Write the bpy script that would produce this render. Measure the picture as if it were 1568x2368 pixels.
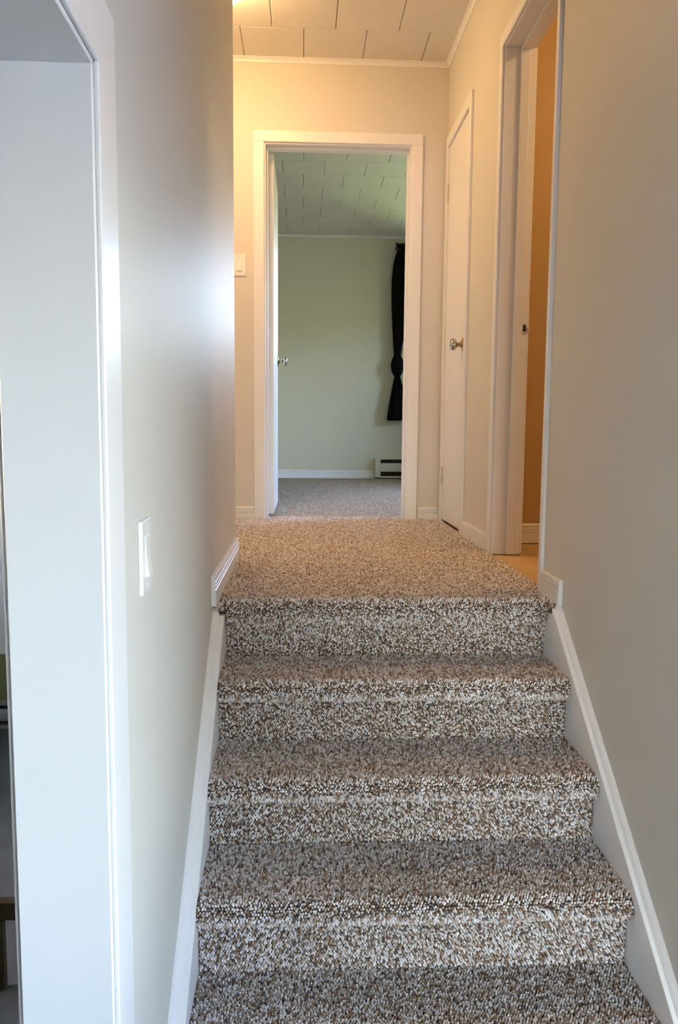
import bpy, math, random
import numpy as np
from mathutils import Vector, Matrix

# ------------------------------------------------------------------ clear
for o in list(bpy.data.objects):
    bpy.data.objects.remove(o, do_unlink=True)
S = bpy.context.scene
COL = S.collection
random.seed(7)
RNG = np.random.default_rng(11)

# ------------------------------------------------------------------ camera
PITCH, YAW, ROLL, EYE = -0.1049, 0.047, 0.0084, 0.4961
fw = Vector((math.sin(YAW) * math.cos(PITCH), math.cos(YAW) * math.cos(PITCH), math.sin(PITCH)))
rt = Vector((math.cos(YAW), -math.sin(YAW), 0))
up = rt.cross(fw)
r2 = rt * math.cos(ROLL) + up * math.sin(ROLL)
u2 = -rt * math.sin(ROLL) + up * math.cos(ROLL)
cd = bpy.data.cameras.new('camera')
cam = bpy.data.objects.new('camera', cd)
COL.objects.link(cam)
cam.matrix_world = Matrix(((r2.x, u2.x, -fw.x, 0), (r2.y, u2.y, -fw.y, 0), (r2.z, u2.z, -fw.z, EYE), (0, 0, 0, 1)))
cd.sensor_fit = 'VERTICAL'
cd.sensor_height = 23.68
cd.lens = 18.16
cd.clip_start = 0.02
S.camera = cam

# ------------------------------------------------------------------ world, sun, daylight, exposure
SKY_STRENGTH = 2.15
SUN_STRENGTH = 3.0
BULB_POWER = 10.0
W = bpy.data.worlds.new('sky')
S.world = W
W.use_nodes = True
nt = W.node_tree
bg = nt.nodes['Background']
sk = nt.nodes.new('ShaderNodeTexSky')
sk.sky_type = 'NISHITA'
sk.sun_disc = False
sk.sun_elevation = math.radians(48)
sk.sun_rotation = math.radians(-90)
hz = nt.nodes.new('ShaderNodeMix')          # thin haze: takes some of the blue out of the whole sky
hz.data_type = 'RGBA'
hz.blend_type = 'MULTIPLY'
hz.inputs[0].default_value = 1.0
hz.inputs[7].default_value = (1.08, 0.985, 0.985, 1)
nt.links.new(sk.outputs[0], hz.inputs[6])
nt.links.new(hz.outputs[2], bg.inputs[0])
bg.inputs[1].default_value = SKY_STRENGTH

sd = bpy.data.lights.new('sun', 'SUN')
sd.energy = SUN_STRENGTH
sd.angle = math.radians(0.6)
sd.color = (1.0, 0.95, 0.86)
sun = bpy.data.objects.new('sun', sd)
COL.objects.link(sun)
sun.location = (-8, 0, 9)
sun.rotation_euler = (0, math.radians(-42), 0)

S.view_settings.view_transform = 'Standard'
S.view_settings.look = 'None'
S.view_settings.gamma = 1.0
S.view_settings.use_curve_mapping = False
S.view_settings.exposure = 2.5
S.cycles.max_bounces = 10
S.cycles.diffuse_bounces = 6
S.cycles.glossy_bounces = 4
S.cycles.transmission_bounces = 4
S.cycles.transparent_max_bounces = 8
S.cycles.caustics_reflective = False
S.cycles.caustics_refractive = False
S.cycles.sample_clamp_indirect = 6.0
S.cycles.use_denoising = True

# ------------------------------------------------------------------ layout numbers (metres, landing = 0)
XL, XLO = -0.2527, -0.3747          # left wall: stair face, far face
XR, XH, XRO = 0.7432, 0.7616, 0.877 # right wall: stair face, hall face, bathroom face
YE = 2.972                          # far end of the left wall
YB, YBO = 4.293, 4.413              # wall with the far doorway
YF = 8.005                          # far wall of the far room
CEIL = 2.400
EY0 = -6.0                          # far end of the entry behind the camera
LOW = -1.026                        # lower floor
HALL_X0 = -0.80
FR_X0, FR_X1 = -1.7, 2.6
TREADS = [0.0, -0.1723, -0.3429, -0.5116, -0.6841, -0.855, LOW]
RISERS = [2.262, 2.0459, 1.8238, 1.6046, 1.385, 1.165]
CX0, CX1 = -0.221, 0.720            # carpet width on the stair

# ------------------------------------------------------------------ materials
def mat(name, col, rough=0.6, metal=0.0, bump=0.0, bscale=60.0, var=0.0, vscale=4.0, spec=0.5, bdist=0.002, coat=0.0):
    m = bpy.data.materials.new(name)
    m.use_nodes = True
    t = m.node_tree
    b = t.nodes['Principled BSDF']
    b.inputs['Base Color'].default_value = (*col, 1)
    b.inputs['Roughness'].default_value = rough
    b.inputs['Metallic'].default_value = metal
    b.inputs['Specular IOR Level'].default_value = spec
    b.inputs['Coat Weight'].default_value = coat
    tc = t.nodes.new('ShaderNodeTexCoord')
    if var > 0:
        n = t.nodes.new('ShaderNodeTexNoise')
        n.inputs['Scale'].default_value = vscale
        n.inputs['Detail'].default_value = 4
        t.links.new(tc.outputs['Object'], n.inputs['Vector'])
        mx = t.nodes.new('ShaderNodeMix')
        mx.data_type = 'RGBA'
        mx.inputs[6].default_value = (*[c * (1 - var) for c in col], 1)
        mx.inputs[7].default_value = (*[min(1, c * (1 + var)) for c in col], 1)
        t.links.new(n.outputs['Fac'], mx.inputs[0])
        t.links.new(mx.outputs[2], b.inputs['Base Color'])
    if bump > 0:
        n2 = t.nodes.new('ShaderNodeTexNoise')
        n2.inputs['Scale'].default_value = bscale
        n2.inputs['Detail'].default_value = 3
        t.links.new(tc.outputs['Object'], n2.inputs['Vector'])
        bp = t.nodes.new('ShaderNodeBump')
        bp.inputs['Strength'].default_value = bump
        bp.inputs['Distance'].default_value = bdist
        t.links.new(n2.outputs['Fac'], bp.inputs['Height'])
        t.links.new(bp.outputs[0], b.inputs['Normal'])
    return m

M = {}
M['wall'] = mat('greige_wall_paint', (0.67, 0.645, 0.585), 0.5, spec=0.15, bump=0.12, bscale=260, var=0.02, vscale=3, bdist=0.0008)
M['far_wall'] = mat('greige_olive_light_paint', (0.62, 0.585, 0.45), 0.5, bump=0.12, bscale=260, var=0.02, vscale=3, bdist=0.0008)  # greige paint with the far room's olive light tinted into its colour
M['warm_light_wall'] = mat('greige_warm_light_paint', (0.46, 0.30, 0.12), 0.5, bump=0.12, bscale=260, var=0.03, vscale=3, bdist=0.0008)  # wall paint with dim warm light put into its colour
M['trim'] = mat('white_trim_paint', (0.79, 0.785, 0.77), 0.36, var=0.015, vscale=9)
M['door'] = mat('white_door_paint', (0.80, 0.78, 0.75), 0.30, var=0.015, vscale=6)
M['skirt'] = mat('white_skirt_paint', (0.86, 0.86, 0.86), 0.34, bump=0.08, bscale=50, var=0.03, vscale=14)
M['tile'] = mat('ceiling_tile_fibre', (0.72, 0.69, 0.63), 0.7, bump=0.15, bscale=150, var=0.02, vscale=8)
M['joint'] = mat('ceiling_tile_joint', (0.30, 0.28, 0.24), 0.9)
M['plain'] = mat('off_white_plaster', (0.76, 0.74, 0.7), 0.7, bump=0.1, bscale=120)
M['plastic'] = mat('white_plastic', (0.82, 0.82, 0.80), 0.25)
M['chrome'] = mat('brushed_nickel', (0.48, 0.45, 0.42), 0.14, metal=1.0)
M['brass'] = mat('worn_brass', (0.55, 0.33, 0.12), 0.28, metal=1.0)
M['hinge'] = mat('painted_hinge', (0.66, 0.62, 0.55), 0.35)
M['dark'] = mat('dark_hole', (0.025, 0.015, 0.01), 0.8)
M['heater'] = mat('beige_heater_enamel', (0.60, 0.57, 0.48), 0.4)
M['heater_grey'] = mat('grey_heater_enamel', (0.32, 0.34, 0.35), 0.4)
M['curtain'] = mat('black_curtain_cloth', (0.006, 0.005, 0.005), 0.95, bump=0.3, bscale=700, spec=0.1)
M['black_metal'] = mat('black_rod_metal', (0.02, 0.018, 0.015), 0.4)
M['wood'] = mat('dark_brown_stained_wood', (0.04, 0.024, 0.006), 0.4, var=0.35, vscale=14, bump=0.1, bscale=60)
M['green'] = mat('olive_green_wood_panel', (0.20, 0.21, 0.09), 0.55, var=0.1, vscale=12)
M['lawn'] = mat('lawn_grass', (0.21, 0.25, 0.07), 0.9, var=0.3, vscale=2)
M['leaf'] = mat('hedge_leaves', (0.27, 0.25, 0.07), 0.8, var=0.4, vscale=9, bump=0.6, bscale=30, bdist=0.05)
M['gravel'] = mat('pale_gravel', (0.58, 0.57, 0.56), 0.9, var=0.2, vscale=30)
M['siding'] = mat('outside_shell', (0.55, 0.52, 0.47), 0.8)
M['roof'] = mat('roof_felt', (0.12, 0.11, 0.1), 0.9)

def vinyl(name, c0, c1, scale, rough):
    m = bpy.data.materials.new(name)
    m.use_nodes = True
    t = m.node_tree
    b = t.nodes['Principled BSDF']
    tc = t.nodes.new('ShaderNodeTexCoord')
    mp = t.nodes.new('ShaderNodeMapping')
    mp.inputs['Scale'].default_value = (1.0, 0.35, 1.0)
    mp.inputs['Rotation'].default_value = (0, 0, 0.5)
    n = t.nodes.new('ShaderNodeTexNoise')
    n.inputs['Scale'].default_value = scale
    n.inputs['Detail'].default_value = 7
    n.inputs['Distortion'].default_value = 0.6
    r = t.nodes.new('ShaderNodeValToRGB')
    r.color_ramp.elements[0].color = (*c0, 1)
    r.color_ramp.elements[0].position = 0.32
    r.color_ramp.elements[1].color = (*c1, 1)
    r.color_ramp.elements[1].position = 0.7
    t.links.new(tc.outputs['Object'], mp.inputs[0])
    t.links.new(mp.outputs[0], n.inputs['Vector'])
    t.links.new(n.outputs['Fac'], r.inputs[0])
    t.links.new(r.outputs[0], b.inputs['Base Color'])
    b.inputs['Roughness'].default_value = rough
    return m
M['slate'] = vinyl('dark_slate_vinyl', (0.035, 0.04, 0.04), (0.10, 0.107, 0.107), 6, 0.45)
M['tan_vinyl'] = vinyl('tan_stone_vinyl', (0.42, 0.27, 0.11), (0.66, 0.47, 0.24), 7, 0.4)
M['entry_vinyl'] = vinyl('grey_entry_vinyl', (0.13, 0.12, 0.11), (0.21, 0.20, 0.18), 6, 0.45)

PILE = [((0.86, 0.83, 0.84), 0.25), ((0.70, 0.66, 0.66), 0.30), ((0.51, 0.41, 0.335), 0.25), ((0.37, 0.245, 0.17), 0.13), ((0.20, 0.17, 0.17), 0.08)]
def carpet_material():
    m = bpy.data.materials.new('fleck_loop_carpet')
    m.use_nodes = True
    t = m.node_tree
    b = t.nodes['Principled BSDF']
    tc = t.nodes.new('ShaderNodeTexCoord')
    v = t.nodes.new('ShaderNodeTexVoronoi')
    v.inputs['Scale'].default_value = 125
    t.links.new(tc.outputs['Object'], v.inputs['Vector'])
    sp = t.nodes.new('ShaderNodeSeparateColor')
    t.links.new(v.outputs['Color'], sp.inputs[0])
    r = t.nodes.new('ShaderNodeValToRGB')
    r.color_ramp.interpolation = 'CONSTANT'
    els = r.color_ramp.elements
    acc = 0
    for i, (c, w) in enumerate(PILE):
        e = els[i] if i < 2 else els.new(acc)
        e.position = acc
        e.color = (c[0] * 0.60, c[1] * 0.51, c[2] * 0.40, 1)      # yarn with loop self-shade and a browner light tone painted in
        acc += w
    t.links.new(sp.outputs[0], r.inputs[0])
    t.links.new(r.outputs[0], b.inputs['Base Color'])
    bp = t.nodes.new('ShaderNodeBump')
    bp.inputs['Strength'].default_value = 0.9
    bp.inputs['Distance'].default_value = 0.004
    bp.invert = True
    t.links.new(v.outputs['Distance'], bp.inputs['Height'])
    t.links.new(bp.outputs[0], b.inputs['Normal'])
    b.inputs['Roughness'].default_value = 0.95
    b.inputs['Specular IOR Level'].default_value = 0.1
    return m
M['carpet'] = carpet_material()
M['backing'] = mat('carpet_backing', (0.07, 0.045, 0.03), 0.95, spec=0.1)

def pile_material():
    m = bpy.data.materials.new('carpet_loop_yarn')
    m.use_nodes = True
    t = m.node_tree
    b = t.nodes['Principled BSDF']
    a = t.nodes.new('ShaderNodeAttribute')
    a.attribute_name = 'yarn'
    t.links.new(a.outputs['Color'], b.inputs['Base Color'])
    b.inputs['Roughness'].default_value = 0.9
    b.inputs['Specular IOR Level'].default_value = 0.15
    return m
M['pile'] = pile_material()

def glass_material():
    m = bpy.data.materials.new('window_glass')
    m.use_nodes = True
    t = m.node_tree
    out = t.nodes['Material Output']
    t.nodes.remove(t.nodes['Principled BSDF'])
    tr = t.nodes.new('ShaderNodeBsdfTransparent')
    tr.inputs[0].default_value = (0.94, 0.96, 0.96, 1)
    gl = t.nodes.new('ShaderNodeBsdfGlossy')
    gl.inputs['Roughness'].default_value = 0.02
    fr = t.nodes.new('ShaderNodeFresnel')
    fr.inputs[0].default_value = 1.35
    mx = t.nodes.new('ShaderNodeMixShader')
    t.links.new(fr.outputs[0], mx.inputs[0])
    t.links.new(tr.outputs[0], mx.inputs[1])
    t.links.new(gl.outputs[0], mx.inputs[2])
    t.links.new(mx.outputs[0], out.inputs[0])
    return m
M['glass'] = glass_material()

def lamp_material(power):
    m = bpy.data.materials.new('lit_frosted_glass')
    m.use_nodes = True
    b = m.node_tree.nodes['Principled BSDF']
    b.inputs['Base Color'].default_value = (0.9, 0.85, 0.75, 1)
    b.inputs['Emission Color'].default_value = (1.0, 0.595, 0.26, 1)
    b.inputs['Emission Strength'].default_value = power
    return m
M['lamp'] = lamp_material(BULB_POWER)
M['lamp_fill'] = lamp_material(BULB_POWER * 2.1)

# ------------------------------------------------------------------ mesh helpers
class MB:
    def __init__(s):
        s.v, s.f = [], []
    def add(s, vs, fs):
        n = len(s.v)
        s.v += [tuple(v) for v in vs]
        s.f += [tuple(i + n for i in f) for f in fs]
        return s
    def box(s, x0, x1, y0, y1, z0, z1):
        vs = [(x, y, z) for z in (z0, z1) for y in (y0, y1) for x in (x0, x1)]
        return s.add(vs, [(0, 2, 3, 1), (4, 5, 7, 6), (0, 1, 5, 4), (2, 6, 7, 3), (0, 4, 6, 2), (1, 3, 7, 5)])
    def ext(s, prof, org, a, b, d):
        """closed 2-D profile (a,b axes) swept along vector d"""
        o, a, b, d = Vector(org), Vector(a), Vector(b), Vector(d)
        n = len(prof)
        area = sum(prof[i][0] * prof[(i + 1) % n][1] - prof[(i + 1) % n][0] * prof[i][1] for i in range(n))
        if (area > 0) != (a.cross(b).dot(d) > 0):
            prof = prof[::-1]
        p0 = [o + a * p + b * q for p, q in prof]
        vs = p0 + [p + d for p in p0]
        fs = [(i, (i + 1) % n, (i + 1) % n + n, i + n) for i in range(n)]
        fs += [tuple(range(n))[::-1], tuple(range(n, 2 * n))]
        return s.add(vs, fs)
    def lathe(s, prof, org, axis, seg=20):
        """profile (r, h) around axis"""
        ax = Vector(axis).normalized()
        e1 = ax.orthogonal().normalized()
        e2 = ax.cross(e1)
        o = Vector(org)
        vs, fs = [], []
        for r, h in prof:
            for k in range(seg):
                t = 2 * math.pi * k / seg
                vs.append(o + ax * h + (e1 * math.cos(t) + e2 * math.sin(t)) * max(r, 1e-5))
        for i in range(len(prof) - 1):
            for k in range(seg):
                k2 = (k + 1) % seg
                fs.append((i * seg + k, i * seg + k2, (i + 1) * seg + k2, (i + 1) * seg + k))
        fs.append(tuple(range(seg))[::-1])
        fs.append(tuple(range((len(prof) - 1) * seg, len(prof) * seg)))
        return s.add(vs, fs)
    def tube(s, p0, p1, r0, r1=None, seg=12):
        r1 = r0 if r1 is None else r1
        d = Vector(p1) - Vector(p0)
        return s.lathe([(r0, 0), (r1, d.length)], p0, d, seg)
    def build(s, name, m, parent=None, bevel=0.0, smooth=False, seg=1):
        me = bpy.data.meshes.new(name)
        me.from_pydata(s.v, [], s.f)
        me.materials.append(M[m])
        o = bpy.data.objects.new(name, me)
        COL.objects.link(o)
        if smooth:
            for p in me.polygons:
                p.use_smooth = len(p.vertices) <= 4
        if parent is not None:
            o.parent = parent
        if bevel > 0:
            md = o.modifiers.new('edge', 'BEVEL')
            md.width = bevel
            md.segments = seg
            md.limit_method = 'ANGLE'
            md.angle_limit = math.radians(40)
        return o

def tag(o, label, cat=None, group=None, kind=None):
    o['label'] = label
    if cat:
        o['category'] = cat
    if group:
        o['group'] = group
    if kind:
        o['kind'] = kind
    return o
def empty(name, loc=(0, 0, 0)):
    o = bpy.data.objects.new(name, None)
    o.empty_display_size = 0.05
    COL.objects.link(o)
    return o      # parts are modelled in world coordinates, origin stays at the world origin
def place(root, loc):
    """put the empty at the thing's base without moving its parts"""
    root.location = loc
    for c in root.children:
        c.location = Vector(c.location) - Vector(loc)
def struct(name, mb, m, label, cat, bevel=0.0):
    return tag(mb.build(name, m, None, bevel), label, cat, None, 'structure')

# ================================================================== THE SETTING
# ---- left wall, with the low doorway
DJ0, DJ1, DH = 0.25, 1.0, 0.929        # doorway in left wall: y range, head height
mb = MB()
JB = 0.018
mb.box(XLO, XL, EY0, DJ0 - JB, LOW, CEIL)
mb.box(XLO, XL, DJ1 + JB, YE, LOW, CEIL)
mb.box(XLO, XL, DJ0 - JB, DJ1 + JB, DH + JB, CEIL)
wall_left = struct('wall_left', mb, 'wall', 'greige painted wall along the left side of the stairs', 'wall')

# ---- right wall, with bathroom doorway and closet opening
RD0, RD1, RDH = 2.387, 3.104, 1.940
CL0, CL1, CLH = 3.700, 4.222, 1.960
mb = MB()
mb.box(XR, XRO, 1.32, RD0 - JB, LOW, CEIL)
mb.box(XH, XRO, RD0 - JB, RD1 + JB, RDH + JB, CEIL)
mb.box(XH, XRO, RD1 + JB, CL0, -0.1, CEIL)
mb.box(XH, XRO, CL0, CL1, CLH, CEIL)
mb.box(XH, XRO, CL1, YB, -0.1, CEIL)
wall_right = struct('wall_right', mb, 'wall', 'greige painted wall along the right side of stairs and landing', 'wall')

# ---- wall with the far doorway
BX0, BX1, BH = -0.198, 0.564, 1.976
mb = MB()
mb.box(HALL_X0 - 0.1, BX0 - JB, YB, YBO, -0.1, CEIL)
mb.box(BX1 + JB, FR_X1, YB, YBO, -0.1, CEIL)
mb.box(BX0 - JB, BX1 + JB, YB, YBO, BH + JB, CEIL)
mb.box(FR_X0, HALL_X0 - 0.1, YB, YBO, LOW, CEIL)
wall_back = struct('wall_back', mb, 'wall', 'warm lit wall at the end of the landing around the open doorway', 'wall')

# ---- hall wall hidden round the corner at left
mb = MB()
mb.box(HALL_X0 - 0.1, HALL_X0, 2.85, YB, LOW, CEIL)
mb.box(HALL_X0, XLO, 2.85, YE, LOW, CEIL)
struct('wall_hall_end', mb, 'wall', 'greige wall closing the landing round the left corner', 'wall')

# ---- far room
WX0, WX1, WZ0, WZ1 = 1.03, 1.98, 1.33, 2.22     # window in the far wall
mb = MB()
mb.box(FR_X0, WX0, YF, YF + 0.12, -0.1, CEIL)
mb.box(WX1, FR_X1, YF, YF + 0.12, -0.1, CEIL)
mb.box(WX0, WX1, YF, YF + 0.12, -0.1, WZ0)
mb.box(WX0, WX1, YF, YF + 0.12, WZ1, CEIL)
struct('wall_far', mb, 'far_wall', 'far wall, olive light tinted into its colour, seen through the open doorway', 'wall')
struct('wall_far_left', MB().box(FR_X0 - 0.1, FR_X0, YBO - 0.4, YF + 0.12, -0.1, CEIL), 'far_wall', 'left wall of the far room behind the open door', 'wall')
SWY0, SWY1, SWZ0, SWZ1 = 5.05, 6.65, 0.90, 2.0  # side window added to light the far room, out of view to the right
mb = MB()
mb.box(FR_X1, FR_X1 + 0.1, 1.32, SWY0, LOW - 0.1, CEIL)
mb.box(FR_X1, FR_X1 + 0.1, SWY1, YF + 0.12, LOW - 0.1, CEIL)
mb.box(FR_X1, FR_X1 + 0.1, SWY0, SWY1, LOW - 0.1, SWZ0)
mb.box(FR_X1, FR_X1 + 0.1, SWY0, SWY1, SWZ1, CEIL)
struct('wall_far_right', mb, 'far_wall', 'right wall of the far room out of view', 'wall')
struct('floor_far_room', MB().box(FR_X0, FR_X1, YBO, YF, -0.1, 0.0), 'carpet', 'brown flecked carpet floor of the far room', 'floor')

# ---- bathroom on the right
mb = MB()
mb.box(XRO, FR_X1, 3.43, 3.55, -0.1, CEIL)
struct('wall_bathroom_far', mb, 'warm_light_wall', 'wall with warm light in its colour, glimpsed through the right doorway', 'wall')
struct('wall_bathroom_near', MB().box(XRO, FR_X1, 1.58, 1.70, -0.1, CEIL), 'warm_light_wall', 'right room wall nearest the stairs, warm light in its colour', 'wall')
struct('floor_bathroom', MB().box(XH + 0.005, FR_X1, 1.70, 3.43, -0.1, -0.004), 'tan_vinyl', 'tan stone patterned vinyl floor in the right doorway', 'floor')

# ---- entry at the bottom of the stairs (behind the camera)
EX1, EY = 2.0, -6.0
EW = (-0.18, 1.92, LOW + 0.05, 0.85)     # glazed opening in the end wall: x0,x1,z0,z1
ES = (-1.8, -0.2, -0.25, 1.0)           # window in the right entry wall: y0,y1,z0,z1
mb = MB()
mb.box(XLO, EW[0], EY - 0.12, EY, LOW, 1.5)
mb.box(EW[1], EX1, EY - 0.12, EY, LOW, 1.5)
mb.box(EW[0], EW[1], EY - 0.12, EY, LOW - 0.1, EW[2])
mb.box(EW[0], EW[1], EY - 0.12, EY, EW[3], 1.5)
struct('wall_entry', mb, 'wall', 'greige entry wall with glazed opening behind the viewpoint', 'wall')
mb = MB()
mb.box(EX1, EX1 + 0.1, EY - 0.12, ES[0], LOW, 1.5)
mb.box(EX1, EX1 + 0.1, ES[1], 1.32, LOW, 1.5)
mb.box(EX1, EX1 + 0.1, ES[0], ES[1], LOW, ES[2])
mb.box(EX1, EX1 + 0.1, ES[0], ES[1], ES[3], 1.5)
mb.box(XRO, EX1 + 0.1, 1.22, 1.32, LOW, 1.5)
struct('wall_shade_stub', MB().box(XL, 0.21, -0.62, -0.50, LOW, 1.40), 'wall', 'short unseen wall stub added to shade the left door jamb', 'wall')  # stub added behind the camera to keep daylight off the left jamb
struct('wall_entry_right', mb, 'wall', 'greige entry wall to the right behind the viewpoint', 'wall')
mb = MB()
mb.box(XLO, EX1, EY, 1.10, 1.40, 1.5)
mb.box(XRO, EX1, 1.10, 1.32, 1.40, 1.5)
mb.box(XL, XRO, 1.10, 1.20, 1.40, CEIL)
mb.box(XR, XRO, 1.20, 1.32, 1.40, CEIL)
struct('ceiling_entry', mb, 'wall', 'plain low ceiling over the entry below the stairs', 'ceiling')
struct('floor_entry', MB().box(XL, EX1, EY, 1.32, LOW - 0.1, LOW), 'entry_vinyl', 'grey vinyl entry floor at the foot of the stairs', 'floor')

# ---- room through the left doorway
LRX0, LRY1 = -3.2, 3.99
struct('floor_left_room', MB().box(LRX0, XL, -1.2, LRY1, LOW - 0.1, LOW - 0.0005), 'slate', 'dark slate patterned vinyl floor through the left doorway', 'floor')
lw = struct('wall_left_room', MB().box(LRX0, HALL_X0 - 0.1, LRY1, LRY1 + 0.1, LOW, 1.5), 'plain', 'pale wall with olive panelling in the room at left', 'wall')
for k in range(14):
    x0 = -2.42 + k * 0.094
    MB().box(x0 + 0.002, x0 + 0.092, LRY1 - 0.012, LRY1, LOW + 0.05, -0.66).build('plank', 'green', lw, 0.003)
LWY0, LWY1, LWZ0, LWZ1 = 2.0, 2.7, 0.2, 0.9
mb = MB()
mb.box(LRX0 - 0.1, LRX0, -1.3, LWY0, LOW, 1.5).box(LRX0 - 0.1, LRX0, LWY1, LRY1 + 0.1, LOW, 1.5)
mb.box(LRX0 - 0.1, LRX0, LWY0, LWY1, LOW, LWZ0).box(LRX0 - 0.1, LRX0, LWY0, LWY1, LWZ1, 1.5)
struct('wall_left_room_side', mb, 'plain', 'far side wall of the room at left out of view', 'wall')
struct('wall_left_room_near', MB().box(LRX0, XLO, -1.3, -1.2, LOW, 1.5), 'plain', 'near wall of the room at left out of view', 'wall')
struct('ceiling_left_room', MB().box(LRX0 - 0.1, XLO, -1.3, 2.85, 1.40, 1.5).box(LRX0 - 0.1, HALL_X0 - 0.1, 2.85, LRY1 + 0.1, 1.40, 1.5), 'plain', 'plain ceiling of the room at left', 'ceiling')

# ---- outside
struct('ground', MB().box(-25, 25, 1.5, 30, -1.5, -1.25), 'lawn', 'green lawn outside the far room windows', 'lawn')
struct('ground_drive', MB().box(-25, 25, -25, 1.5, -1.5, -1.25), 'gravel', 'pale gravel drive outside the entry', 'drive')
def hedge(name, x, y0, y1, z0, z1, label):
    r = np.random.default_rng(3)
    ny, nz = 60, 26
    vs, fs = [], []
    for side in (0, 1):
        for i in range(ny + 1):
            for j in range(nz + 1):
                t = j / nz
                bulge = 0.55 * math.sin(math.pi * min(1, 0.15 + 0.85 * t)) + r.uniform(-0.16, 0.16)
                top = 0.5 * math.sin(i * 1.1) + 0.35 * math.sin(i * 2.7 + 1)
                vs.append((x + (-bulge if side == 0 else 1.0 + bulge), y0 + (y1 - y0) * i / ny + r.uniform(-.08, .08), z0 + (z1 - z0 + top) * t))
    k = (ny + 1) * (nz + 1)
    for i in range(ny):
        for j in range(nz):
            a = i * (nz + 1) + j
            b = a + nz + 1
            fs.append((a, a + 1, b + 1, b))
            fs.append((k + a, k + b, k + b + 1, k + a + 1))
        a = i * (nz + 1) + nz
        fs.append((a, k + a, k + a + nz + 1, a + nz + 1))
    for i in (0, ny):
        for j in range(nz):
            a = i * (nz + 1) + j
            fs.append((a, k + a, k + a + 1, a + 1) if i else (a, a + 1, k + a + 1, k + a))
    return struct(name, MB().add(vs, fs), 'leaf', label, 'hedge')
hedge('hedge', 7.6, -2.0, 15.0, -1.25, 2.4, 'unseen olive hedge added to tint the light in the far room side window')  # added out of view to green and dim the far room's daylight
struct('roof', MB().box(FR_X0 - 1.6, FR_X1 + 0.4, EY - 0.4, YF + 0.5, CEIL + 0.06, CEIL + 0.2), 'roof', 'flat roof slab over the house', 'roof')
mb = MB()
mb.box(FR_X0 - 0.1, FR_X0, EY - 0.12, YBO, 1.4, CEIL + 0.06)
mb.box(FR_X0, FR_X1, EY - 0.22, EY - 0.12, 1.4, CEIL + 0.06)
struct('wall_outer', mb, 'siding', 'outer wall of the house above the entry', 'wall')

# ---- landing floor (carpet on the flat)
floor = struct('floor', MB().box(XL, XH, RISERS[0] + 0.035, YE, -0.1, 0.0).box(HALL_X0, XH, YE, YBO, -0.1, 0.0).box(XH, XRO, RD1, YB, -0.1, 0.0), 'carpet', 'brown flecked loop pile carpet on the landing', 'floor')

# ---- ceilings with 12 inch fibre tiles in running bond
TS = 0.3048
tile_cache = {}
def tile_mesh(w, d):
    key = (round(w, 3), round(d, 3))
    if key not in tile_cache:
        g, c, t = 0.0012, 0.0035, 0.010
        x0, x1, y0, y1 = g, w - g, g, d - g
        vs = [(x0, y0, t), (x1, y0, t), (x1, y1, t), (x0, y1, t),
              (x0, y0, c), (x1, y0, c), (x1, y1, c), (x0, y1, c),
              (x0 + c, y0 + c, 0), (x1 - c, y0 + c, 0), (x1 - c, y1 - c, 0), (x0 + c, y1 - c, 0)]
        fs = [(0, 1, 2, 3)]
        for b in (0, 4):
            for i in range(4):
                j = (i + 1) % 4
                fs.append((b + j, b + i, b + 4 + i, b + 4 + j))
        fs.append((11, 10, 9, 8))
        me = bpy.data.meshes.new('tile')
        me.from_pydata(vs, [], fs)
        me.materials.append(M['tile'])
        tile_cache[key] = me
    return tile_cache[key]
def tiled_ceiling(name, x0, x1, y0, y1, yref, parity, label):
    base = struct(name, MB().box(x0, x1, y0, y1, CEIL + 0.0101, CEIL + 0.06), 'joint', label, 'ceiling')
    r0 = math.floor((y0 - yref) / TS)
    r1 = math.ceil((y1 - yref) / TS)
    for r in range(r0, r1):
        ya, yb = max(y0, yref + r * TS), min(y1, yref + (r + 1) * TS)
        if yb - ya < 0.02:
            continue
        off = TS / 2 if (r + parity) % 2 else 0.0
        k0 = math.floor((x0 - off) / TS)
        k1 = math.ceil((x1 - off) / TS)
        for k in range(k0, k1):
            xa, xb = max(x0, off + k * TS), min(x1, off + (k + 1) * TS)
            if xb - xa < 0.02:
                continue
            o = bpy.data.objects.new('ceiling_tile', tile_mesh(xb - xa, yb - ya))
            COL.objects.link(o)
            o.parent = base
            o.location = (xa, ya, CEIL + random.uniform(-0.0006, 0.0004))
    return base
tiled_ceiling('ceiling', HALL_X0, XRO, 1.16, YB, 4.283 - TS * 14, 1, 'cream square tile ceiling over the landing')
tiled_ceiling('ceiling_far_room', FR_X0, FR_X1, YBO, YF, 5.838 - TS * 10, 1, 'cream square tile ceiling of the far room')
mb = MB().box(FR_X0, HALL_X0, 1.16, YBO, CEIL, CEIL + 0.06).box(XRO, FR_X1, 1.16, YBO, CEIL, CEIL + 0.06).box(FR_X0, FR_X1, EY - 0.1, 1.16, CEIL, CEIL + 0.06)
struct('ceiling_bathroom', mb, 'plain', 'plain ceiling of the room at right', 'ceiling')

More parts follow.
